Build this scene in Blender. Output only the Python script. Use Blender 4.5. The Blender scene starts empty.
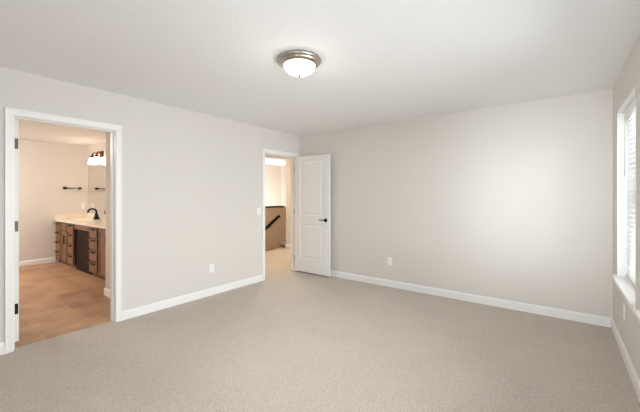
import bpy, bmesh, math, random
from mathutils import Vector, Matrix

S = bpy.context.scene
COL = S.collection
PI = math.pi
random.seed(3)

# ------------------------------------------------------------------ camera
cam_d = bpy.data.cameras.new('camera')
cam = bpy.data.objects.new('camera', cam_d)
COL.objects.link(cam)
cam.location = (0.0, 0.0, 1.3405)
cam.rotation_euler = (PI / 2, 0, math.radians(37.016))
cam_d.sensor_width = 36.0
cam_d.lens = 319.39 / 640 * 36
cam_d.shift_y = -9.66 / 640
cam_d.clip_start = 0.02
S.camera = cam

# ------------------------------------------------------------------ sky
w = bpy.data.worlds.new('sky'); S.world = w
w.use_nodes = True
bgn = w.node_tree.nodes['Background']
bgn.inputs['Color'].default_value = (0.968, 0.972, 1.0, 1)
# hazy daylight: an even sky, brighter towards the east, with one bright sunlit quarter low in the south
_nt = w.node_tree
_tc = _nt.nodes.new('ShaderNodeTexCoord')
BASE_SKY = 2.1


def sky_lobe(direction, exponent, gain):
    d = _nt.nodes.new('ShaderNodeVectorMath'); d.operation = 'DOT_PRODUCT'
    d.inputs[1].default_value = Vector(direction).normalized()
    m = _nt.nodes.new('ShaderNodeMath'); m.operation = 'MAXIMUM'; m.inputs[1].default_value = 0.0
    p = _nt.nodes.new('ShaderNodeMath'); p.operation = 'POWER'; p.inputs[1].default_value = exponent
    g = _nt.nodes.new('ShaderNodeMath'); g.operation = 'MULTIPLY'; g.inputs[1].default_value = gain
    _nt.links.new(_tc.outputs['Generated'], d.inputs[0]); _nt.links.new(d.outputs['Value'], m.inputs[0])
    _nt.links.new(m.outputs[0], p.inputs[0]); _nt.links.new(p.outputs[0], g.inputs[0])
    return g.outputs[0]


_a1 = _nt.nodes.new('ShaderNodeMath'); _a1.operation = 'ADD'
_a2 = _nt.nodes.new('ShaderNodeMath'); _a2.operation = 'ADD'; _a2.inputs[1].default_value = BASE_SKY
_nt.links.new(sky_lobe((0.82, -0.26, 0.5), 2.0, 2.6), _a1.inputs[0])
_nt.links.new(sky_lobe((-0.02, -1.0, -0.02), 34.0, 18.0), _a1.inputs[1])
_nt.links.new(_a1.outputs[0], _a2.inputs[0]); _nt.links.new(_a2.outputs[0], bgn.inputs['Strength'])

# ------------------------------------------------------------------ exposure
vs = S.view_settings
vs.view_transform = 'Standard'
vs.look = 'None'
vs.gamma = 1.0
vs.use_curve_mapping = False
vs.exposure = 1.40
try:
    S.cycles.max_bounces = 14
    S.cycles.diffuse_bounces = 9
    S.cycles.transparent_max_bounces = 12
    S.cycles.use_denoising = True
    S.cycles.sample_clamp_indirect = 6.0
except Exception:
    pass


def portal(loc, rot, sx, sy):
    """daylight portal: guides the sky's light through a window opening (emits nothing itself)"""
    d = bpy.data.lights.new('sky_portal', 'AREA')
    d.shape = 'RECTANGLE'; d.size = sx; d.size_y = sy
    d.cycles.is_portal = True
    o = bpy.data.objects.new('sky_portal', d)
    o.location = loc; o.rotation_euler = rot
    COL.objects.link(o)


portal((0.70, 3.64, 1.36), (0, PI / 2, 0), 1.56, 0.98)       # window in view
portal((0.70, 1.45, 1.36), (0, PI / 2, 0), 1.60, 2.90)       # added window nearer the camera, out of view
portal((-0.25, -0.92, 1.36), (PI / 2, 0, 0), 0.9, 1.56)      # added window behind the camera


# ------------------------------------------------------------------ materials
def srgb(r, g, b):
    f = lambda c: (c / 255 / 12.92) if c / 255 <= 0.04045 else ((c / 255 + 0.055) / 1.055) ** 2.4
    return (f(r), f(g), f(b), 1)


def mat(name, col, rough=0.6, metal=0.0, spec=0.5, bump=None, emit=None, mottle=None):
    m = bpy.data.materials.new(name); m.use_nodes = True
    nt = m.node_tree; b = nt.nodes['Principled BSDF']
    b.inputs['Base Color'].default_value = col
    b.inputs['Roughness'].default_value = rough
    b.inputs['Metallic'].default_value = metal
    b.inputs['Specular IOR Level'].default_value = spec
    if emit:
        b.inputs['Emission Color'].default_value = emit[0]
        b.inputs['Emission Strength'].default_value = emit[1]
    tc = nt.nodes.new('ShaderNodeTexCoord')
    if bump:
        n = nt.nodes.new('ShaderNodeTexNoise'); n.inputs['Scale'].default_value = bump[0]
        n.inputs['Detail'].default_value = 3
        nt.links.new(tc.outputs['Object'], n.inputs['Vector'])
        bp = nt.nodes.new('ShaderNodeBump'); bp.inputs['Strength'].default_value = bump[1]
        bp.inputs['Distance'].default_value = bump[2]
        nt.links.new(n.outputs['Fac'], bp.inputs['Height'])
        nt.links.new(bp.outputs['Normal'], b.inputs['Normal'])
    if mottle:
        n = nt.nodes.new('ShaderNodeTexNoise'); n.inputs['Scale'].default_value = mottle[0]
        n.inputs['Detail'].default_value = 4
        nt.links.new(tc.outputs['Object'], n.inputs['Vector'])
        mx = nt.nodes.new('ShaderNodeMix'); mx.data_type = 'RGBA'
        mx.inputs['A'].default_value = col
        mx.inputs['B'].default_value = mottle[1]
        nt.links.new(n.outputs['Fac'], mx.inputs['Factor'])
        nt.links.new(mx.outputs['Result'], b.inputs['Base Color'])
    return m


M_WALL = mat('greige_wall_paint', srgb(216.6, 212.7, 208.2), 0.75, spec=0.25, bump=(160, 0.12, 0.002))
M_CEIL = mat('ceiling_paint', srgb(238, 239, 240), 0.9, spec=0.15, bump=(42, 0.6, 0.006))
M_TRIM = mat('white_trim_paint', srgb(238, 238, 238), 0.35, spec=0.4)
M_DOOR = mat('white_door_paint', srgb(232, 232, 231), 0.4, spec=0.4)
M_PLATE = mat('white_plastic', srgb(240, 240, 238), 0.3)
M_SLOT = mat('dark_slot', srgb(60, 58, 55), 0.6)
M_BLACK = mat('black_metal', srgb(24, 22, 22), 0.35, metal=0.6)
M_GREYHINGE = mat('grey_hinge_metal', srgb(84, 80, 77), 0.4, metal=0.7)
M_SATIN = mat('satin_hinge_metal', srgb(172, 164, 155), 0.5, metal=0.4)
M_NICKEL = mat('brushed_nickel', srgb(182, 173, 163), 0.28, metal=1.0, bump=(300, 0.05, 0.001))
M_FINIAL = mat('dark_nickel', srgb(58, 52, 47), 0.55, metal=0.2)
M_BRONZE = mat('oil_rubbed_bronze', srgb(92, 48, 30), 0.35, metal=0.8)
M_BLIND = mat('white_blind', srgb(240, 240, 238), 0.45)
M_VINYL = mat('white_vinyl', srgb(236, 238, 240), 0.35)
M_CORD = mat('pale_cord', srgb(200, 198, 194), 0.7)
M_COUNTER = mat('cream_counter', srgb(238, 228, 214), 0.2, mottle=(14, srgb(230, 218, 203)))
M_BASIN = mat('white_basin', srgb(240, 236, 230), 0.15)
M_CHROME = mat('chrome', srgb(215, 215, 215), 0.08, metal=1.0)
M_MIRROR = mat('mirror_silver', srgb(235, 235, 232), 0.01, metal=1.0)
M_TANWALL = mat('tan_wall_shade', srgb(206, 184, 156), 0.8, spec=0.2, bump=(160, 0.1, 0.002))  # half wall darkened to tan: its shade is put into the colour
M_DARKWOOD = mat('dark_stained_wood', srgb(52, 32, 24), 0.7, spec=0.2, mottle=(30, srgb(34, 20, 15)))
M_GLOW = mat('frosted_lamp_glass', srgb(250, 246, 238), 0.35, emit=((1.0, 0.93, 0.88, 1), 7.0))
M_GLOWHALL = mat('added_hall_glow', srgb(250, 244, 230), 0.35, emit=((1.0, 0.79, 0.56, 1), 85.0))
M_GLOWSTAIR = mat('added_stair_glow', srgb(250, 244, 230), 0.35, emit=((1.0, 0.95, 0.88, 1), 340.0))
M_GLOWBATH = mat('added_bath_glow', srgb(250, 244, 230), 0.35, emit=((1.0, 0.92, 0.82, 1), 140.0))
M_GLOWWARM = mat('frosted_shade_glass', srgb(250, 240, 220), 0.35, emit=((1.0, 0.80, 0.62, 1), 4.5))


def wood_mat(name, c1, c2, axis):
    m = bpy.data.materials.new(name); m.use_nodes = True
    nt = m.node_tree; b = nt.nodes['Principled BSDF']
    b.inputs['Roughness'].default_value = 0.4
    tc = nt.nodes.new('ShaderNodeTexCoord'); mp = nt.nodes.new('ShaderNodeMapping')
    sc = [60, 60, 60]; sc[axis] = 3.0
    mp.inputs['Scale'].default_value = sc
    nt.links.new(tc.outputs['Object'], mp.inputs['Vector'])
    n = nt.nodes.new('ShaderNodeTexNoise'); n.inputs['Scale'].default_value = 1.0; n.inputs['Detail'].default_value = 5
    nt.links.new(mp.outputs['Vector'], n.inputs['Vector'])
    r = nt.nodes.new('ShaderNodeValToRGB')
    r.color_ramp.elements[0].position = 0.3; r.color_ramp.elements[0].color = c1
    r.color_ramp.elements[1].position = 0.7; r.color_ramp.elements[1].color = c2
    nt.links.new(n.outputs['Fac'], r.inputs['Fac'])
    nt.links.new(r.outputs['Color'], b.inputs['Base Color'])
    return m


M_CABINET = wood_mat('cherry_cabinet_wood', srgb(110, 76, 53), srgb(142, 102, 72), 2)
M_CABFRAME = wood_mat('dark_cherry_wood', srgb(52, 28, 19), srgb(68, 37, 25), 2)


def carpet_mat():
    m = bpy.data.materials.new('loop_carpet'); m.use_nodes = True
    nt = m.node_tree; b = nt.nodes['Principled BSDF']
    b.inputs['Roughness'].default_value = 0.95
    b.inputs['Specular IOR Level'].default_value = 0.05
    b.inputs['Sheen Weight'].default_value = 0.15
    tc = nt.nodes.new('ShaderNodeTexCoord')
    mp = nt.nodes.new('ShaderNodeMapping'); mp.inputs['Scale'].default_value = (105, 135, 105)
    nt.links.new(tc.outputs['Object'], mp.inputs['Vector'])
    v = nt.nodes.new('ShaderNodeTexVoronoi'); v.inputs['Scale'].default_value = 1.0
    v.inputs['Randomness'].default_value = 0.55
    nt.links.new(mp.outputs['Vector'], v.inputs['Vector'])
    n = nt.nodes.new('ShaderNodeTexNoise'); n.inputs['Scale'].default_value = 2.2; n.inputs['Detail'].default_value = 5
    nt.links.new(tc.outputs['Object'], n.inputs['Vector'])
    r = nt.nodes.new('ShaderNodeValToRGB')
    r.color_ramp.elements[0].position = 0.0; r.color_ramp.elements[0].color = srgb(222, 212, 202)
    r.color_ramp.elements[1].position = 0.75; r.color_ramp.elements[1].color = srgb(176, 165, 154)
    nt.links.new(v.outputs['Distance'], r.inputs['Fac'])
    r2 = nt.nodes.new('ShaderNodeValToRGB')
    r2.color_ramp.elements[0].position = 0.3; r2.color_ramp.elements[0].color = (0.93, 0.93, 0.93, 1)
    r2.color_ramp.elements[1].position = 0.7; r2.color_ramp.elements[1].color = (1.0, 1.0, 1.0, 1)
    nt.links.new(n.outputs['Fac'], r2.inputs['Fac'])
    mx = nt.nodes.new('ShaderNodeMix'); mx.data_type = 'RGBA'; mx.blend_type = 'MULTIPLY'
    mx.inputs['Factor'].default_value = 1.0
    nt.links.new(r.outputs['Color'], mx.inputs['A']); nt.links.new(r2.outputs['Color'], mx.inputs['B'])
    nt.links.new(mx.outputs['Result'], b.inputs['Base Color'])
    bp = nt.nodes.new('ShaderNodeBump'); bp.inputs['Strength'].default_value = 0.5
    bp.inputs['Distance'].default_value = 0.006; bp.invert = True
    nt.links.new(v.outputs['Distance'], bp.inputs['Height'])
    nt.links.new(bp.outputs['Normal'], b.inputs['Normal'])
    return m


def tile_mat():
    m = bpy.data.materials.new('terracotta_tile'); m.use_nodes = True
    nt = m.node_tree; b = nt.nodes['Principled BSDF']
    b.inputs['Roughness'].default_value = 0.42
    tc = nt.nodes.new('ShaderNodeTexCoord')
    br = nt.nodes.new('ShaderNodeTexBrick')
    br.offset = 0.5; br.inputs['Scale'].default_value = 1.0
    br.inputs['Brick Width'].default_value = 0.42; br.inputs['Row Height'].default_value = 0.42
    br.inputs['Mortar Size'].default_value = 0.005
    br.inputs['Mortar Smooth'].default_value = 0.3
    br.inputs['Bias'].default_value = 0.0
    br.inputs['Color1'].default_value = srgb(190, 150, 114)
    br.inputs['Color2'].default_value = srgb(142, 104, 78)
    br.inputs['Mortar'].default_value = srgb(186, 152, 118)
    nt.links.new(tc.outputs['Object'], br.inputs['Vector'])
    n = nt.nodes.new('ShaderNodeTexNoise'); n.inputs['Scale'].default_value = 3.2
    n.inputs['Detail'].default_value = 6; n.inputs['Roughness'].default_value = 0.6
    nt.links.new(tc.outputs['Object'], n.inputs['Vector'])
    r = nt.nodes.new('ShaderNodeValToRGB')
    r.color_ramp.elements[0].position = 0.3; r.color_ramp.elements[0].color = srgb(132, 94, 70)
    r.color_ramp.elements[1].position = 0.72; r.color_ramp.elements[1].color = srgb(212, 176, 136)
    nt.links.new(n.outputs['Fac'], r.inputs['Fac'])
    mx = nt.nodes.new('ShaderNodeMix'); mx.data_type = 'RGBA'
    mx.inputs['Factor'].default_value = 0.5
    nt.links.new(br.outputs['Color'], mx.inputs['A']); nt.links.new(r.outputs['Color'], mx.inputs['B'])
    nt.links.new(mx.outputs['Result'], b.inputs['Base Color'])
    return m


def glass_mat():
    m = bpy.data.materials.new('window_glass'); m.use_nodes = True
    nt = m.node_tree
    for n in list(nt.nodes):
        nt.nodes.remove(n)
    out = nt.nodes.new('ShaderNodeOutputMaterial')
    t = nt.nodes.new('ShaderNodeBsdfTransparent'); t.inputs['Color'].default_value = (0.96, 0.98, 0.97, 1)
    g = nt.nodes.new('ShaderNodeBsdfGlossy'); g.inputs['Roughness'].default_value = 0.02
    f = nt.nodes.new('ShaderNodeFresnel'); f.inputs['IOR'].default_value = 1.45
    mx = nt.nodes.new('ShaderNodeMixShader')
    nt.links.new(f.outputs['Fac'], mx.inputs['Fac'])
    nt.links.new(t.outputs['BSDF'], mx.inputs[1]); nt.links.new(g.outputs['BSDF'], mx.inputs[2])
    nt.links.new(mx.outputs['Shader'], out.inputs['Surface'])
    return m


M_CARPET = carpet_mat()
M_TILE = tile_mat()
M_GLASS = glass_mat()


# ------------------------------------------------------------------ mesh helpers
class MB:
    def __init__(self, bevel=0.0):
        self.bm = bmesh.new(); self.mats = []; self.bevel = bevel

    def mi(self, m):
        if m not in self.mats:
            self.mats.append(m)
        return self.mats.index(m)

    def box(self, x0, x1, y0, y1, z0, z1, m, bevel=None):
        x0, x1 = sorted((x0, x1)); y0, y1 = sorted((y0, y1)); z0, z1 = sorted((z0, z1))
        bm = self.bm; i = self.mi(m)
        vs = [bm.verts.new((x, y, z)) for x in (x0, x1) for y in (y0, y1) for z in (z0, z1)]
        fs = [(0, 1, 3, 2), (4, 6, 7, 5), (0, 4, 5, 1), (2, 3, 7, 6), (0, 2, 6, 4), (1, 5, 7, 3)]
        faces = []
        for f in fs:
            fc = bm.faces.new([vs[k] for k in f]); fc.material_index = i; faces.append(fc)
        bv = self.bevel if bevel is None else bevel
        if bv > 0:
            ed = list({e for f in faces for e in f.edges})
            r = bmesh.ops.bevel(bm, geom=ed, offset=bv, segments=2, affect='EDGES', profile=0.6)
            for f in r['faces']:
                f.material_index = i
        return self

    def quad(self, pts, m):
        f = self.bm.faces.new([self.bm.verts.new(p) for p in pts]); f.material_index = self.mi(m)

    def prism(self, prof, axis, a0, a1, m):
        """extrude a closed 2-D profile along axis ('x','y','z')"""
        i = self.mi(m); bm = self.bm

        def P(u, v, a):
            return {'x': (a, u, v), 'y': (u, a, v), 'z': (u, v, a)}[axis]
        A = [bm.verts.new(P(u, v, a0)) for u, v in prof]
        B = [bm.verts.new(P(u, v, a1)) for u, v in prof]
        n = len(prof)
        for k in range(n):
            f = bm.faces.new((A[k], A[(k + 1) % n], B[(k + 1) % n], B[k])); f.material_index = i
        for c in (A[::-1], B):
            f = bm.faces.new(c); f.material_index = i
        return self

    def lathe(self, prof, centre, m, seg=48, axis='z', sgn=1, smooth=True):
        """prof: list of (radius, height along axis)"""
        i = self.mi(m); bm = self.bm; c = Vector(centre); rings = []
        for r, hgt in prof:
            hh = hgt * sgn
            if r < 1e-6:
                d = {'z': (0, 0, hh), 'x': (hh, 0, 0), 'y': (0, hh, 0)}[axis]
                rings.append([bm.verts.new(c + Vector(d))])
            else:
                ring = []
                for k in range(seg):
                    a = 2 * PI * k / seg; p, q = r * math.cos(a), r * math.sin(a)
                    d = {'z': (p, q, hh), 'x': (hh, p, q), 'y': (p, hh, q)}[axis]
                    ring.append(bm.verts.new(c + Vector(d)))
                rings.append(ring)
        for A, B in zip(rings, rings[1:]):
            for k in range(seg):
                k2 = (k + 1) % seg
                if len(A) == 1 and len(B) == 1:
                    continue
                if len(A) == 1:
                    vv = (A[0], B[k], B[k2])
                elif len(B) == 1:
                    vv = (A[k], A[k2], B[0])
                else:
                    vv = (A[k], A[k2], B[k2], B[k])
                f = bm.faces.new(vv); f.material_index = i; f.smooth = smooth
        return self

    def tube(self, pts, r, m, seg=10, caps=True):
        i = self.mi(m); bm = self.bm; pts = [Vector(p) for p in pts]; rings = []
        rr = r if isinstance(r, (list, tuple)) else [r] * len(pts)
        ref = None
        for k, p in enumerate(pts):
            t = (pts[min(k + 1, len(pts) - 1)] - pts[max(k - 1, 0)]).normalized()
            if ref is None:
                ref = Vector((0, 0, 1)) if abs(t.z) < 0.9 else Vector((1, 0, 0))
            u = t.cross(ref).normalized(); v = u.cross(t).normalized(); ref = v
            rings.append([bm.verts.new(p + (u * math.cos(2 * PI * j / seg) + v * math.sin(2 * PI * j / seg)) * rr[k]) for j in range(seg)])
        for A, B in zip(rings, rings[1:]):
            for j in range(seg):
                f = bm.faces.new((A[j], A[(j + 1) % seg], B[(j + 1) % seg], B[j])); f.material_index = i; f.smooth = True
        if caps:
            for c in (rings[0][::-1], rings[-1]):
                f = bm.faces.new(c); f.material_index = i
        return self

    def build(self, name, parent=None, origin=None):
        bm = self.bm
        bmesh.ops.recalc_face_normals(bm, faces=bm.faces)
        org = Vector(origin) if origin is not None else None
        off = org if org is not None else Vector((0, 0, 0))
        if parent is not None:
            off = Vector(parent['_o']) if '_o' in parent else Vector((0, 0, 0))
        if off.length > 0:
            bmesh.ops.translate(bm, verts=bm.verts, vec=-off)
        me = bpy.data.meshes.new(name); bm.to_mesh(me); bm.free()
        for m in self.mats:
            me.materials.append(m)
        o = bpy.data.objects.new(name, me); COL.objects.link(o)
        if parent is not None:
            o.parent = parent
            o['_o'] = tuple(off)
        else:
            o.location = off
            o['_o'] = tuple(off)
        return o


def empty(name, loc):
    o = bpy.data.objects.new(name, None); COL.objects.link(o)
    o.location = loc; o.empty_display_size = 0.1
    o['_o'] = tuple(loc)
    return o


def tag(o, label, cat, group=None):
    o['label'] = label; o['category'] = cat
    if group:
        o['group'] = group
    return o


def struct(o):
    o['kind'] = 'structure'
    return o


# ------------------------------------------------------------------ dimensions (metres)
XL, XLO = -3.792, -3.912          # left wall, room face and far face
YB = 4.405                        # back wall
XR, XRO = 0.425, 0.66            # right wall
YR = -0.64                        # rear wall, behind the camera
H = 2.44
BY0, BY1, DH = 0.615, 1.402, 2.04     # bathroom opening
HY0, HY1 = 3.555, 4.315               # hall opening
WY0, WY1, WZ0, WZ1 = 3.165, 4.11, 0.575, 2.135   # window in the right wall
BXB = -8.25                       # bathroom far wall
BYM = 2.525                       # bathroom mirror wall
HXE, HYE = -5.73, 6.12            # end of the hall's right-hand wall


# ------------------------------------------------------------------ structure
def wall_y(name, x0, x1, y0, y1, z0, z1, holes, m=M_WALL):
    """wall slab along y with rectangular openings (ya, yb, za, zb), all in one mesh"""
    b = MB(); cur = y0
    for ya, yb, za, zb in sorted(holes):
        b.box(x0, x1, cur, ya, z0, z1, m)
        if za > z0:
            b.box(x0, x1, ya, yb, z0, za, m)
        if zb < z1:
            b.box(x0, x1, ya, yb, zb, z1, m)
        cur = yb
    b.box(x0, x1, cur, y1, z0, z1, m)
    return struct(b.build(name))


def wall_x(name, y0, y1, x0, x1, z0, z1, holes=(), m=M_WALL):
    b = MB(); cur = x0
    for xa, xb, za, zb in sorted(holes):
        b.box(cur, xa, y0, y1, z0, z1, m)
        if za > z0:
            b.box(xa, xb, y0, y1, z0, za, m)
        if zb < z1:
            b.box(xa, xb, y0, y1, zb, z1, m)
        cur = xb
    b.box(cur, x1, y0, y1, z0, z1, m)
    return struct(b.build(name))


wall_y('wall_left', XLO, XL, YR, HYE + 0.12, 0, H,
       [(BY0 - 0.02, BY1 + 0.02, 0, DH + 0.02), (HY0 - 0.02, HY1 + 0.02, 0, DH + 0.02)])
wall_x('wall_back', YB, YB + 0.12, XL, XRO, 0, H)
WB0, WB1 = 0.0, 2.90            # window added for daylight nearer the camera, out of the frame
wall_y('wall_right', XR, XRO, YR, YB, 0, H, [(WB0, WB1, WZ0, WZ1), (WY0, WY1, WZ0, WZ1)])
wall_x('wall_rear', YR - 0.2, YR, XLO, XRO, 0, H, [(-0.70, 0.20, WZ0, WZ1)])

# floors
b = MB(); b.box(XL - 0.06, XRO, YR - 0.2, YB + 0.12, -0.1, 0, M_CARPET)
b.box(-5.72, XL - 0.06, BYM + 0.12, 7.4, -0.1, 0, M_CARPET)
b.box(-6.70, -5.72, 6.92, 7.4, -0.1, 0, M_CARPET)
struct(b.build('floor'))
b = MB(); b.box(BXB, XL - 0.06, -0.9, BYM, -0.1, 0, M_TILE)
struct(b.build('floor_bathroom'))

# ceilings
b = MB(); b.box(-8.6, XRO, YR - 0.3, 8.6, H, H + 0.12, M_CEIL)
struct(b.build('ceiling'))

# bathroom walls
wall_y('wall_bathroom_far', BXB - 0.12, BXB, -0.9, BYM + 0.12, 0, H, [])
wall_x('wall_bathroom_mirror', BYM, BYM + 0.12, BXB, XLO, 0, H)
wall_x('wall_bathroom_near', -1.02, -0.9, BXB - 0.12, XLO, 0, H)
b = MB(); b.box(-4.94, XLO, 1.71, 1.83, 0, H, M_WALL); b.box(-4.94, -4.82, 1.83, BYM, 0, H, M_WALL)
struct(b.build('wall_bathroom_wing'))

# hall walls
b = MB(); b.box(HXE, XLO, HYE, HYE + 0.12, 0, H, M_WALL); struct(b.build('wall_hall_end'))
wall_y('wall_hall_far', -8.3, -8.18, BYM + 0.12, 8.6, -1.6, H, [])
wall_x('wall_hall_side', 8.48, 8.6, -8.18, HXE, -1.6, H)
b = MB(); b.box(HXE, HXE + 0.12, HYE + 0.12, 8.48, 0, H, M_WALL); struct(b.build('wall_hall_return'))


# baseboards ------------------------------------------------------------------
BH, BT = 0.098, 0.015


def base_y(b, x, s, y0, y1):
    """baseboard on a wall face at x, sticking out in direction s"""
    b.prism([(x, 0), (x + s * BT, 0), (x + s * BT, BH - 0.018), (x + s * BT * 0.55, BH - 0.004), (x + s * BT * 0.4, BH), (x, BH)], 'y', y0, y1, M_TRIM)


def base_x(b, y, s, x0, x1):
    b.prism([(y, 0), (y + s * BT, 0), (y + s * BT, BH - 0.018), (y + s * BT * 0.55, BH - 0.004), (y + s * BT * 0.4, BH), (y, BH)], 'x', x0, x1, M_TRIM)


CW = 0.06                         # casing width
b = MB(); base_y(b, XL, 1, YR, BY0 - CW); base_y(b, XL, 1, BY1 + CW, HY0 - CW); struct(b.build('baseboard_left'))
b = MB(); base_x(b, YB, -1, XL + 0.02, XR - 0.001); struct(b.build('baseboard_back'))
b = MB(); base_y(b, XR, -1, YR, YB - BT); struct(b.build('baseboard_right'))
b = MB(); base_x(b, YR, 1, XL + BT, XR - BT); struct(b.build('baseboard_rear'))
b = MB(); base_y(b, BXB, 1, -0.9, 1.955); struct(b.build('baseboard_bathroom'))
b = MB(); base_x(b, 1.71, -1, -4.94 - BT, XLO); struct(b.build('baseboard_bathroom_wing'))
b = MB(); base_x(b, HYE, -1, HXE - BT, XLO); base_y(b, HXE, -1, HYE - BT, HYE + 0.6); struct(b.build('baseboard_hall'))


# door casings and jambs ------------------------------------------------------
def casing(name, y0, y1, stop_x):
    b = MB()
    t = 0.018
    for side, (xf, s) in enumerate(((XL, 1), (XLO, -1))):
        xa, xb_ = xf, xf + s * t
        b.box(xa, xb_, y0 - CW, y0 - 0.004, 0, DH + 0.004, M_TRIM, 0.004)
        b.box(xa, xb_, y1 + 0.004, y1 + CW, 0, DH + 0.004, M_TRIM, 0.004)
        b.box(xa, xb_, y0 - CW, y1 + CW, DH + 0.004, DH + CW, M_TRIM, 0.004)
        # raised outer bead of the moulding
        b.box(xb_ - s * 0.001, xb_ + s * 0.006, y0 - CW, y0 - CW + 0.018, 0, DH + CW, M_TRIM, 0.002)
        b.box(xb_ - s * 0.001, xb_ + s * 0.006, y1 + CW - 0.018, y1 + CW, 0, DH + CW, M_TRIM, 0.002)
        b.box(xb_ - s * 0.001, xb_ + s * 0.006, y0 - CW + 0.018, y1 + CW - 0.018, DH + CW - 0.018, DH + CW, M_TRIM, 0.002)
    # jamb boards
    b.box(XLO - 0.002, XL + 0.002, y0 - 0.019, y0, 0, DH + 0.019, M_TRIM)
    b.box(XLO - 0.002, XL + 0.002, y1, y1 + 0.019, 0, DH + 0.019, M_TRIM)
    b.box(XLO - 0.002, XL + 0.002, y0, y1, DH, DH + 0.019, M_TRIM)
    # door stop
    b.box(stop_x - 0.018, stop_x + 0.018, y0, y0 + 0.011, 0, DH, M_TRIM, 0.002)
    b.box(stop_x - 0.018, stop_x + 0.018, y1 - 0.011, y1, 0, DH, M_TRIM, 0.002)
    b.box(stop_x - 0.018, stop_x + 0.018, y0 + 0.011, y1 - 0.011, DH - 0.011, DH, M_TRIM, 0.002)
    return struct(b.build(name))


casing('trim_1', BY0, BY1, XLO + 0.062)
casing('trim_2', HY0, HY1, XL - 0.062)


# panel doors -----------------------------------------------------------------
def panel_door(name, x0, x1, y0, y1, hinge_low, handle=True):
    """two-panel door standing along x (x0<x1), faces at y0 and y1; hinge at x0 or x1"""
    z0, z1 = 0.028, 2.036
    root = struct(empty(name, ((x0 + x1) / 2, (y0 + y1) / 2, 0)))
    st = 0.122
    zs = [(0.255, 0.865), (1.01, 1.965 - 0.005)]     # panel openings
    b = MB()
    b.box(x0, x0 + st, y0, y1, z0, z1, M_DOOR, 0.002)
    b.box(x1 - st, x1, y0, y1, z0, z1, M_DOOR, 0.002)
    for za, zb in ((z0, zs[0][0]), (zs[0][1], zs[1][0]), (zs[1][1], z1)):
        b.box(x0 + st, x1 - st, y0, y1, za, zb, M_DOOR, 0)
    b.build('door_slab', root)
    for za, zb in zs:
        p = MB(); xa, xb_ = x0 + st, x1 - st
        d = 0.010
        # loops from frame edge inward: (inset, depth below face)
        prof = [(0.0, 0.0005), (0.006, 0.006), (0.016, 0.009), (0.030, 0.009), (0.050, 0.003), (0.056, 0.002)]
        for yf, s in ((y0, 1), (y1, -1)):
            loops = []
            for ins, dep in prof:
                y = yf + s * dep
                loops.append([p.bm.verts.new(q) for q in ((xa + ins, y, za + ins), (xb_ - ins, y, za + ins), (xb_ - ins, y, zb - ins), (xa + ins, y, zb - ins))])
            i = p.mi(M_DOOR)
            for A, B in zip(loops, loops[1:]):
                for k in range(4):
                    f = p.bm.faces.new((A[k], A[(k + 1) % 4], B[(k + 1) % 4], B[k])); f.material_index = i
            f = p.bm.faces.new(loops[-1]); f.material_index = i
        p.build('door_panel', root)
    if handle:
        hx = (x1 - 0.072) if hinge_low else (x0 + 0.072)
        sg = -1 if hinge_low else 1
        hz = 0.945
        for yf, s in ((y0, -1), (y1, 1)):
            r = MB()
            r.lathe([(0, 0), (0.033, 0), (0.033, 0.006), (0.028, 0.011), (0.013, 0.014), (0.011, 0.045), (0, 0.047)], (hx, yf, hz), M_BLACK, 28, 'y', s)
            rose = r.build('door_handle', root)
            rose['label'] = 'black lever door handle'
            l = MB()
            yy = yf + s * 0.042
            l.tube([(hx, yy, hz), (hx + sg * 0.03, yy, hz + 0.002), (hx + sg * 0.07, yy + s * 0.002, hz + 0.001), (hx + sg * 0.112, yy - s * 0.004, hz - 0.002)],
                   [0.010, 0.0095, 0.0085, 0.007], M_BLACK, 12)
            l.build('lever', rose)
    return root


# hall door: opened into the bedroom, parallel to the back wall
d1 = panel_door('door_1', XL + 0.012, -3.028, 4.268, 4.303, True)
for hz in (0.25, 1.08, 1.83):
    k = MB(); hx, hy = XL + 0.006, 4.272
    k.tube([(hx, hy - 0.006, hz - 0.045), (hx, hy - 0.006, hz + 0.045)], 0.006, M_SATIN, 12)
    k.box(XL - 0.03, hx, HY1 - 0.003, HY1 + 0.0005, hz - 0.045, hz + 0.045, M_SATIN)
    k.build('hinge', d1)['label'] = 'satin nickel hinge'
# bathroom door: opened into the bathroom, its hinge edge just visible
d2 = panel_door('door_2', -4.68, XLO - 0.012, 0.634, 0.669, False)
for hz in (0.325, 1.07, 1.815):
    k = MB(); hx = XLO - 0.010
    k.box(hx - 0.0015, hx + 0.0015, 0.634, 0.664, hz - 0.047, hz + 0.047, M_GREYHINGE if hz > 0.5 else M_BLACK, 0.0005)
    k.tube([(hx + 0.003, 0.630, hz - 0.049), (hx + 0.003, 0.630, hz + 0.049)], 0.0065, M_GREYHINGE if hz > 0.5 else M_BLACK, 12)
    k.build('hinge', d2)['label'] = 'dark metal hinge'


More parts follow.
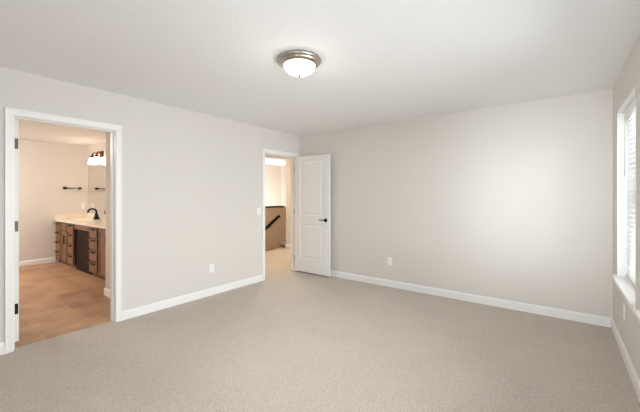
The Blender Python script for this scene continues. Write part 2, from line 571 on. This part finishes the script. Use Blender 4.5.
# windows ----------------------------------------------------------------------
def window_on_x(name, y0, y1, z0, z1, sill=True):
    """single-hung vinyl window in the right wall (opening y0..y1, z0..z1), glass towards the outside"""
    root = struct(empty(name, (XR + 0.12, (y0 + y1) / 2, z0)))
    xf0, xf1 = XR + 0.125, XR + 0.205
    b = MB()                                   # white lining of the opening
    b.box(XR + 0.001, xf0, y0, y0 + 0.012, z0, z1, M_TRIM); b.box(XR + 0.001, xf0, y1 - 0.012, y1, z0, z1, M_TRIM)
    b.box(XR + 0.001, xf0, y0 + 0.012, y1 - 0.012, z1 - 0.012, z1, M_TRIM)
    b.build('jamb_lining', root)
    b = MB(0.003); fw = 0.045
    b.box(xf0, xf1, y0, y0 + fw, z0, z1, M_VINYL); b.box(xf0, xf1, y1 - fw, y1, z0, z1, M_VINYL)
    b.box(xf0, xf1, y0 + fw, y1 - fw, z0, z0 + fw, M_VINYL); b.box(xf0, xf1, y0 + fw, y1 - fw, z1 - fw, z1, M_VINYL)
    b.build('window_frame', root)
    zm = (z0 + z1) / 2
    for nm, xa, za, zb in (('lower_sash', xf0 + 0.012, z0 + fw, zm + 0.022), ('upper_sash', xf0 + 0.046, zm - 0.022, z1 - fw)):
        b = MB(0.002); sw = 0.038; xb_ = xa + 0.028; ya, yb = y0 + fw, y1 - fw
        b.box(xa, xb_, ya, ya + sw, za, zb, M_VINYL); b.box(xa, xb_, yb - sw, yb, za, zb, M_VINYL)
        b.box(xa, xb_, ya + sw, yb - sw, za, za + sw, M_VINYL); b.box(xa, xb_, ya + sw, yb - sw, zb - sw, zb, M_VINYL)
        s_ = b.build(nm, root)
        g = MB(); xm = (xa + xb_) / 2
        g.box(xm - 0.003, xm + 0.003, ya + sw - 0.004, yb - sw + 0.004, za + sw - 0.004, zb - sw + 0.004, M_GLASS)
        g.build('pane', s_)
    if sill:
        b = MB(0.004)
        b.box(XR - 0.038, XR, y0 - 0.012, y1 + 0.045, z0 - 0.006, z0 + 0.017, M_TRIM)
        b.box(XR - 0.004, xf0, y0 + 0.0005, y1 - 0.0005, z0 - 0.006, z0 + 0.017, M_TRIM, 0)
        b.build('window_sill', root)
        b = MB(0.003); b.box(XR - 0.014, XR, y0 - 0.005, y1 + 0.02, z0 - 0.066, z0 - 0.006, M_TRIM)
        b.build('apron', root)
    return root


window_on_x('window_1', WY0, WY1, WZ0, WZ1)
window_on_x('added_window_2', WB0, WB1, WZ0, WZ1)
# window added behind the camera to brighten the back wall
r3 = struct(empty('added_window_3', (-0.25, YR - 0.1, WZ0)))
b = MB(0.003)
for xa, xb_ in ((-0.70, -0.65), (0.15, 0.20)):
    b.box(xa, xb_, YR - 0.17, YR - 0.09, WZ0, WZ1, M_VINYL)
b.box(-0.65, 0.15, YR - 0.17, YR - 0.09, WZ0, WZ0 + 0.05, M_VINYL); b.box(-0.65, 0.15, YR - 0.17, YR - 0.09, WZ1 - 0.05, WZ1, M_VINYL)
b.box(-0.65, 0.15, YR - 0.16, YR - 0.10, 1.335, 1.375, M_VINYL)
b.build('window_frame', r3)
for za, zb in ((WZ0 + 0.048, 1.337), (1.373, WZ1 - 0.048)):
    g = MB(); g.box(-0.652, 0.152, YR - 0.133, YR - 0.127, za, zb, M_GLASS); g.build('pane', r3)
b = MB(0.004); b.box(-0.74, 0.24, YR - 0.09, YR + 0.035, WZ0 - 0.025, WZ0, M_TRIM); b.build('window_sill', r3)

# ------------------------------------------------------------------ window blind
xb0, xb1 = XR + 0.060, XR + 0.112
yb0, yb1 = WY0 + 0.018, WY1 - 0.018
zt = WZ1 - 0.014
bl = tag(empty('window_blind', ((xb0 + xb1) / 2, (yb0 + yb1) / 2, WZ0 + 0.02)),
         'white horizontal slatted blind lowered with open slats in the window on the right', 'blind')
b = MB(0.002); b.box(xb0, xb1, yb0, yb1, zt - 0.042, zt, M_BLIND); b.build('headrail', bl)
b = MB(0.003); b.box(xb0 - 0.016, xb0 - 0.006, yb0 - 0.004, yb1 + 0.004, zt - 0.070, zt, M_BLIND)
b.box(xb0 - 0.006, xb0 + 0.02, yb1 - 0.002, yb1 + 0.004, zt - 0.070, zt, M_BLIND, 0.001)
b.box(xb0 - 0.006, xb0 + 0.02, yb0 - 0.004, yb0 + 0.002, zt - 0.070, zt, M_BLIND, 0.001)
b.build('valance', bl)
b = MB(); zs_ = WZ0 + 0.075; ze = zt - 0.075; ns = 33; xm = (xb0 + xb1) / 2
for k in range(ns):
    z = zs_ + (ze - zs_) * k / (ns - 1); hw = 0.0245; t = 0.0030; cr = 0.0025; tl = math.radians(12)
    prof = []
    for q in (-1, -0.5, 0, 0.5, 1):
        prof.append((q * hw, cr * (1 - q * q) + t / 2))
    for q in (1, 0.5, 0, -0.5, -1):
        prof.append((q * hw, cr * (1 - q * q) - t / 2))
    prof = [(xm + u * math.cos(tl) - v * math.sin(tl), z + u * math.sin(tl) + v * math.cos(tl)) for u, v in prof]
    b.prism(prof, 'y', yb0, yb1, M_BLIND)
b.build('slats', bl)
b = MB(0.004); b.box(xm - 0.026, xm + 0.026, yb0, yb1, WZ0 + 0.024, WZ0 + 0.044, M_BLIND); b.build('bottom_rail', bl)
for yc in (yb0 + 0.14, (yb0 + yb1) / 2, yb1 - 0.14):
    b = MB()
    for xx in (xm - 0.0265, xm + 0.0265):
        b.tube([(xx, yc, WZ0 + 0.03), (xx, yc, zt - 0.03)], 0.0012, M_CORD, 6)
    b.build('ladder_cord', bl)
b = MB(); yw = yb1 - 0.10
b.tube([(xb0 - 0.014, yw, zt - 0.045), (xb0 - 0.020, yw, zt - 0.08), (xb0 - 0.020, yw, zt - 0.60)], 0.0042, M_CORD, 8)
b.build('tilt_wand', bl)['label'] = 'grey tilt wand'


# ------------------------------------------------------------------ electrical plates
def plate(name, pos, normal, label, cat, kind, group=None, width=0.072):
    """wall plate; built facing +x at the origin, then turned so that it faces the normal"""
    root = tag(empty(name, (0, 0, 0)), label, cat, group)
    hw, hh, t = width / 2, 0.058, 0.006
    b = MB(0.002); b.box(0, t, -hw, hw, -hh, hh, M_PLATE); b.build('cover_plate', root)
    if kind == 'outlet':
        for zc in (-0.0215, 0.0215):
            b = MB()
            prof = [(0.017 * math.cos(a), zc + 0.0145 * math.copysign(min(1, abs(math.sin(a)) * 1.25), math.sin(a))) for a in [2 * PI * k / 24 for k in range(24)]]
            b.prism(prof, 'x', t - 0.001, t + 0.0022, M_PLATE)
            for yy, zz, a, c in ((-0.0064, 0.003, 0.0011, 0.0042), (0.0064, 0.003, 0.0011, 0.0034), (0, -0.0075, 0.0022, 0.0022)):
                b.box(t + 0.0018, t + 0.0026, yy - a, yy + a, zc + zz - c, zc + zz + c, M_SLOT)
            b.build('receptacle', root)
        b = MB(); b.lathe([(0, 0.0015), (0.003, 0.001), (0.0033, 0)], (t, 0, 0), M_PLATE, 10, 'x'); b.build('screw', root)
    else:
        cs = (-0.023, 0.023) if width > 0.1 else (0,)
        for c in cs:
            b = MB(0.001); b.prism([(t - 0.001, -0.033), (t + 0.001, -0.033), (t + 0.0045, 0.033), (t - 0.001, 0.033)], 'y', c - 0.0165, c + 0.0165, M_PLATE)
            b.build('rocker', root)
    root.location = pos
    root.rotation_euler = (0, 0, {'+x': 0, '-x': PI, '-y': -PI / 2, '+y': PI / 2}[normal])
    return root


plate('electrical_outlet', (XL, 2.579, 0.365), '+x', 'white duplex outlet low on the left wall between the two doorways', 'outlet', 'outlet')
plate('electrical_outlet', (-2.026, YB, 0.378), '-y', 'white duplex outlet low on the back wall right of the open door', 'outlet', 'outlet')
plate('electrical_outlet', (XR, 3.66, 0.38), '-x', 'white duplex outlet on the right wall under the window sill', 'outlet', 'outlet')
plate('electrical_outlet', (BXB, 2.43, 1.13), '+x', 'white outlet on the bathroom wall above the counter corner', 'outlet', 'outlet')
plate('light_switch', (XL, 3.428, 1.103), '+x', 'white rocker light switch on the left wall beside the hall doorway', 'light switch', 'switch')


# ------------------------------------------------------------------ ceiling lights
def dome_light(loc, label, glow, r=0.172):
    root = tag(empty('ceiling_light', loc), label, 'ceiling light')
    x, y, z = loc
    b = MB()
    b.lathe([(0, 0), (r * 0.95, 0), (r * 0.985, -0.005), (r, -0.012), (r, -0.022), (r * 0.97, -0.029), (r * 0.925, -0.032), (r * 0.915, -0.040), (r * 0.89, -0.047),
             (r * 0.80, -0.057), (r * 0.735, -0.061), (r * 0.715, -0.058), (r * 0.70, -0.045)], loc, M_NICKEL, 64)
    b.build('metal_pan', root)['label'] = 'brushed nickel stepped pan'
    b = MB(); rg = r * 0.71; prof = []
    for k in range(17):
        a = PI / 2 * k / 16
        prof.append((rg * math.cos(a) if k < 16 else 0, -0.056 - 0.074 * math.sin(a)))
    b.lathe(prof, loc, glow, 64)
    b.build('glass_dome', root)['label'] = 'glowing frosted glass dome'
    b = MB(); b.lathe([(0, -0.130), (0.011, -0.131), (0.012, -0.136), (0.008, -0.141), (0.006, -0.146), (0, -0.150)], loc, M_FINIAL, 20)
    b.build('finial', root)
    return root


dome_light((-1.668, 1.94, H), 'brushed nickel flush mount light with glowing dome on the bedroom ceiling', M_GLOW)
dome_light((-4.85, 4.95, H), 'added unseen dome light on the ceiling of the hall beyond the open door', M_GLOWHALL)  # unseen dome added to brighten the hall
dome_light((-7.3, 0.0, H), 'added unseen dome light on the bathroom ceiling near its far wall', M_GLOWBATH)  # out-of-view dome added as fill for the bathroom

# ------------------------------------------------------------------ bathroom
VX0, VX1, VYF, VYB = BXB + 0.002, -4.945, 1.955, BYM - 0.002
CZ = 0.838                           # underside of the countertop
CT = CZ - 0.0015                     # top of the cabinets
KX0, KX1 = -7.14, -6.38


def pull_h(b, x, y, z, wd=0.11):
    b.tube([(x - wd / 2, y - 0.026, z), (x + wd / 2, y - 0.026, z)], 0.010, M_BLACK, 8)
    for q in (-1, 1):
        b.tube([(x + q * wd * 0.36, y, z), (x + q * wd * 0.36, y - 0.026, z)], 0.005, M_BLACK, 8)


def pull_v(b, x, y, z, ln=0.16):
    b.tube([(x, y - 0.026, z - ln / 2), (x, y - 0.026, z + ln / 2)], 0.011, M_BLACK, 8)
    for q in (-1, 1):
        b.tube([(x, y, z + q * ln * 0.36), (x, y - 0.026, z + q * ln * 0.36)], 0.005, M_BLACK, 8)


def shaker(b, x0, x1, z0, z1, y, m, rail=0.05):
    """frame-and-panel front of thickness 20 mm standing in front of y"""
    if z1 - z0 < 0.2:
        b.box(x0, x1, y - 0.02, y, z0, z1, m, 0.003); return
    b.box(x0, x0 + rail, y - 0.02, y, z0, z1, m, 0.002); b.box(x1 - rail, x1, y - 0.02, y, z0, z1, m, 0.002)
    b.box(x0 + rail, x1 - rail, y - 0.02, y, z0, z0 + rail, m, 0.002); b.box(x0 + rail, x1 - rail, y - 0.02, y, z1 - rail, z1, m, 0.002)
    b.box(x0 + rail, x1 - rail, y - 0.011, y - 0.002, z0 + rail, z1 - rail, m)


def cabinet(x0, x1, cols, label):
    """vanity unit; cols: list of (xa, xb, 'drawers'|'door'|'tall_door')"""
    root = tag(empty('vanity_cabinet', ((x0 + x1) / 2, (VYF + VYB) / 2, 0)), label, 'cabinet')
    b = MB()
    b.box(x0, x0 + 0.018, VYF + 0.04, VYB, 0.06, CT, M_CABFRAME); b.box(x1 - 0.018, x1, VYF + 0.04, VYB, 0.06, CT, M_CABFRAME)
    b.box(x0, x1, VYF + 0.02, VYF + 0.04, 0.06, CT, M_CABFRAME)
    b.box(x0 + 0.018, x1 - 0.018, VYF + 0.04, VYB, 0.06, 0.078, M_CABFRAME)
    b.box(x0, x1, VYF + 0.06, VYF + 0.08, 0, 0.06, M_CABFRAME)
    b.box(x0, x0 + 0.018, VYF + 0.08, VYB, 0, 0.06, M_CABFRAME); b.box(x1 - 0.018, x1, VYF + 0.08, VYB, 0, 0.06, M_CABFRAME)
    b.build('body', root)
    yf = VYF + 0.02
    for xa, xb_, kind in cols:
        if kind == 'drawers':
            edges = [0.07, 0.262, 0.454, 0.646, CZ - 0.012]
            for za, zb in zip(edges, edges[1:]):
                d = MB(); shaker(d, xa, xb_, za + 0.014, zb - 0.014, yf, M_CABINET); dr = d.build('drawer', root)
                p = MB(); pull_h(p, (xa + xb_) / 2, yf - 0.02, zb - 0.03, (xb_ - xa) * 0.85); p.build('drawer_pull', dr)['label'] = 'black bar pull'
        else:
            z1 = CZ - 0.012
            if kind == 'door':
                d = MB(); shaker(d, xa, xb_, 0.685, z1 - 0.012, yf, M_CABINET); dr = d.build('drawer', root)
                z1 = 0.67
            d = MB(); shaker(d, xa, xb_, 0.085, z1 - 0.012, yf, M_CABINET); dr = d.build('door', root)
            p = MB(); pull_v(p, xb_ - 0.05, yf - 0.02, z1 - 0.16); p.build('door_pull', dr)['label'] = 'black bar pull'
    return root


cabinet(VX0, KX0, [(VX0 + 0.02, -7.925, 'drawers'), (-7.86, -7.545, 'door'), (-7.485, KX0 - 0.03, 'drawers')],
        'brown wood vanity cabinet with drawers beside the far bathroom wall')
cabinet(KX1, VX1, [(KX1 + 0.03, -6.01, 'drawers'), (-5.93, -5.52, 'tall_door'), (-5.46, -5.05, 'tall_door')],
        'brown wood vanity cabinet right of the dark knee space')
b = MB(0.003); b.box(KX0 + 0.001, KX1 - 0.001, VYF + 0.012, VYF + 0.035, CZ - 0.095, CT, M_CABINET)
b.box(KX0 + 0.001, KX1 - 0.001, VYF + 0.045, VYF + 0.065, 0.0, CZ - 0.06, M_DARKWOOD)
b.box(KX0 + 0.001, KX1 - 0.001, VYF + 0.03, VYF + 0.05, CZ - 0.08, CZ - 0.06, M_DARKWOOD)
tag(b.build('knee_space_panel', origin=((KX0 + KX1) / 2, VYF + 0.1, 0)), 'dark wood panel and apron closing the vanity knee space', 'panel')

# countertop with an oval opening for the basin
SX, SY, SA, SB = -7.5, 2.19, 0.225, 0.165
zc0, zc1 = CZ, CZ + 0.036
b = MB(0.0)
cx0, cx1 = SX - 0.28, SX + 0.28
yf = VYF - 0.025
b.box(VX0, cx0, yf, VYB, zc0, zc1, M_COUNTER, 0.004); b.box(cx1, VX1, yf, VYB, zc0, zc1, M_COUNTER, 0.004)
i = b.mi(M_COUNTER); N = 64
inner, outer, innb = [], [], []
for k in range(N):
    a = 2 * PI * k / N + PI / N; ca, sa = math.cos(a), math.sin(a)
    inner.append(b.bm.verts.new((SX + SA * ca, SY + SB * sa, zc1)))
    innb.append(b.bm.verts.new((SX + SA * ca, SY + SB * sa, zc0)))
    hy = (VYB - SY) if sa > 0 else (SY - yf)
    sc = min(0.28 / abs(ca) if abs(ca) > 1e-6 else 9, hy / abs(sa) if abs(sa) > 1e-6 else 9)
    outer.append(b.bm.verts.new((SX + sc * ca, SY + sc * sa, zc1)))
for k in range(N):
    k2 = (k + 1) % N
    for vv in ((inner[k], inner[k2], outer[k2], outer[k]), (inner[k], innb[k], innb[k2], inner[k2])):
        f = b.bm.faces.new(vv); f.material_index = i
b.quad([(cx0, yf, zc0), (cx1, yf, zc0), (cx1, yf, zc1), (cx0, yf, zc1)], M_COUNTER)
b.quad([(cx0, yf, zc0), (cx1, yf, zc0), (cx1, yf + 0.05, zc0), (cx0, yf + 0.05, zc0)], M_COUNTER)
ct = tag(empty('vanity_countertop', ((VX0 + VX1) / 2, 2.24, zc0)), 'cream vanity countertop along the bathroom mirror wall', 'countertop')
b.build('counter_slab', ct)
b = MB(0.003); b.box(VX0, VX0 + 0.02, yf, VYB, zc1, zc1 + 0.10, M_COUNTER); b.box(VX0 + 0.02, VX1, VYB - 0.02, VYB, zc1, zc1 + 0.10, M_COUNTER)
b.build('backsplash', ct)
b = MB(); prof = []
for k in range(13):
    t = k / 12
    prof.append((math.cos(t * PI / 2 * 0.92), -0.012 - 0.13 * math.sin(t * PI / 2)))
rings = []
for r_, z_ in prof:
    rings.append([b.bm.verts.new((SX + (SA + 0.004) * r_ * math.cos(2 * PI * k / 48), SY + (SB + 0.004) * r_ * math.sin(2 * PI * k / 48), zc1 + z_)) for k in range(48)])
i = b.mi(M_BASIN)
for A, B in zip(rings, rings[1:]):
    for k in range(48):
        f = b.bm.faces.new((A[k], A[(k + 1) % 48], B[(k + 1) % 48], B[k])); f.smooth = True; f.material_index = i
f = b.bm.faces.new(rings[-1]); f.material_index = i
b.build('basin', ct)['label'] = 'white oval undermount basin'

# faucet
FX, FY = -7.5, 2.435
zf = zc1 + 0.001
fa = tag(empty('faucet', (FX, FY, zf)), 'black high arc faucet at the back of the bathroom vanity counter', 'faucet')
b = MB(); b.lathe([(0, 0), (0.052, 0), (0.052, 0.012), (0.044, 0.04), (0.034, 0.08), (0.026, 0.11), (0.021, 0.125), (0, 0.118)], (FX, FY, zf), M_BLACK, 28)
b.build('faucet_body', fa)
b = MB(); pts = [(FX, FY, zf + 0.10), (FX, FY, zc1 + 0.15)]
for k in range(1, 12):
    a = PI * k / 12
    pts.append((FX - 0.02 * k / 12, FY - 0.068 + 0.068 * math.cos(a), zc1 + 0.16 + 0.055 * math.sin(a)))
pts.append((FX - 0.022, FY - 0.139, zc1 + 0.145))
b.tube(pts, 0.018, M_BLACK, 12); b.build('spout', fa)
b = MB(); b.tube([(FX, FY, zc1 + 0.06), (FX + 0.05, FY, zc1 + 0.075), (FX + 0.10, FY - 0.005, zc1 + 0.10)], [0.012, 0.008, 0.006], M_BLACK, 10); b.build('handle', fa)

# mirror
b = MB(); b.box(BXB + 0.05, -4.96, BYM - 0.008, BYM - 0.001, zc1 + 0.115, 1.99, M_MIRROR)
tag(b.build('vanity_mirror', origin=(-6.6, BYM - 0.005, 1.0)), 'frameless wall mirror above the bathroom vanity', 'mirror')

# towel bar
tb = tag(empty('towel_bar', (BXB, 2.235, 1.512)), 'short black towel bar on the far bathroom wall', 'towel bar')
b = MB(); b.tube([(BXB + 0.065, 2.105, 1.512), (BXB + 0.065, 2.36, 1.512)], 0.009, M_BLACK, 12); b.build('bar', tb)
for yy in (2.105, 2.36):
    b = MB(); b.lathe([(0, 0), (0.027, 0), (0.027, 0.006), (0.014, 0.014), (0.012, 0.05), (0.025, 0.053), (0.025, 0.078), (0, 0.08)], (BXB, yy, 1.512), M_BLACK, 24, 'x')
    b.build('mounting_post', tb)

# vanity light
vl = tag(empty('vanity_light', (-7.45, BYM, 2.2)), 'bronze bath bar light with two glowing shades above the mirror', 'wall light')
b = MB(0.006); b.box(-7.52, -7.38, BYM - 0.025, BYM, 2.14, 2.26, M_BRONZE)
b.tube([(-7.61, BYM - 0.05, 2.215), (-7.29, BYM - 0.05, 2.215)], 0.011, M_BRONZE, 12)
b.tube([(-7.45, BYM - 0.02, 2.215), (-7.45, BYM - 0.05, 2.215)], 0.02, M_BRONZE, 12); b.build('back_plate', vl)
for xx in (-7.57, -7.33):
    b = MB()
    b.tube([(xx, BYM - 0.05, 2.215), (xx, BYM - 0.075, 2.225), (xx, BYM - 0.125, 2.22), (xx, BYM - 0.14, 2.17), (xx, BYM - 0.14, 2.14)], 0.012, M_BRONZE, 10)
    b.lathe([(0, 2.165), (0.03, 2.16), (0.034, 2.12), (0.028, 2.115), (0, 2.115)], (xx, BYM - 0.14, 0), M_BRONZE, 20)
    arm = b.build('lamp_arm', vl)
    b = MB(); b.lathe([(0.026, 2.125), (0.045, 2.11), (0.060, 2.06), (0.073, 1.995), (0.070, 1.996), (0.057, 2.06), (0.042, 2.106), (0.0, 2.118)], (xx, BYM - 0.14, 0), M_GLOWWARM, 32)
    b.build('glass_shade', arm)['label'] = 'glowing frosted glass shade'

# ------------------------------------------------------------------ hall and stairs
HWX = -6.70
b = MB(0.0); b.box(HWX - 0.12, HWX, 4.6, 8.48, -1.6, 1.015, M_TANWALL); hw = struct(b.build('wall_stair_half'))
b = MB(0.006); b.box(HWX - 0.15, HWX + 0.03, 4.6, 7.07, 1.015, 1.052, M_DARKWOOD); struct(b.build('trim_3'))
# steps going down towards the viewer's left, hidden in part behind the edge of the hall floor
b = MB(); y = 6.92
for k in range(7):
    b.box(HWX, -5.72, y - 0.27 * (k + 1), y - 0.27 * k, -1.6, -0.18 * (k + 1), M_CARPET)
struct(b.build('floor_stairs'))
b = MB(); b.box(-8.18, -5.60, 2.525, 8.48, -1.72, -1.6, M_CARPET); struct(b.build('floor_lower_landing'))
b = MB(); b.box(-5.72, -5.60, BYM + 0.12, 8.48, -1.6, -0.1, M_WALL); struct(b.build('wall_stair_near'))
b = MB(); b.box(-8.18, -5.60, BYM, BYM + 0.12, -1.6, -0.1, M_WALL); struct(b.build('wall_stair_side'))
sc = tag(empty('added_stair_light', (HWX - 0.12, 6.6, 0.62)), 'added unseen wall light on the stairwell side of the tan half wall', 'wall light')  # hidden light added to brighten the far stairwell wall
b = MB(0.004); b.box(HWX - 0.145, HWX - 0.12, 6.52, 6.68, 0.53, 0.71, M_NICKEL); b.build('back_plate', sc)
b = MB(); b.lathe([(0.075 * math.cos(PI / 2 * k / 10) if k < 10 else 0, 0.09 * math.sin(PI / 2 * k / 10)) for k in range(11)], (HWX - 0.145, 6.6, 0.62), M_GLOWSTAIR, 32, 'x', -1)
b.build('glass_shade', sc)
hr = tag(empty('handrail', (HWX + 0.06, 6.3, 0.5)), 'dark wooden handrail sloping down the tan stair half wall', 'handrail')
b = MB(); p0, p1 = Vector((HWX + 0.06, 5.6, 0.02)), Vector((HWX + 0.06, 6.76, 0.74))
b.tube([p0, p1, p1 + Vector((-0.02, 0.06, 0.005)), p1 + Vector((-0.05, 0.075, 0.0))], 0.042, M_DARKWOOD, 14); b.build('rail', hr)
for t in (0.25, 0.75):
    p = p0.lerp(p1, t); b = MB()
    b.tube([(HWX, p.y, p.z - 0.09), (HWX + 0.03, p.y, p.z - 0.09), (HWX + 0.06, p.y, p.z - 0.03)], 0.011, M_BLACK, 8)
    b.lathe([(0, 0), (0.032, 0), (0.03, 0.006), (0, 0.008)], (HWX, p.y, p.z - 0.09), M_BLACK, 16, 'x'); b.build('bracket', hr)

for o in bpy.data.objects:
    if '_o' in o:
        del o['_o']
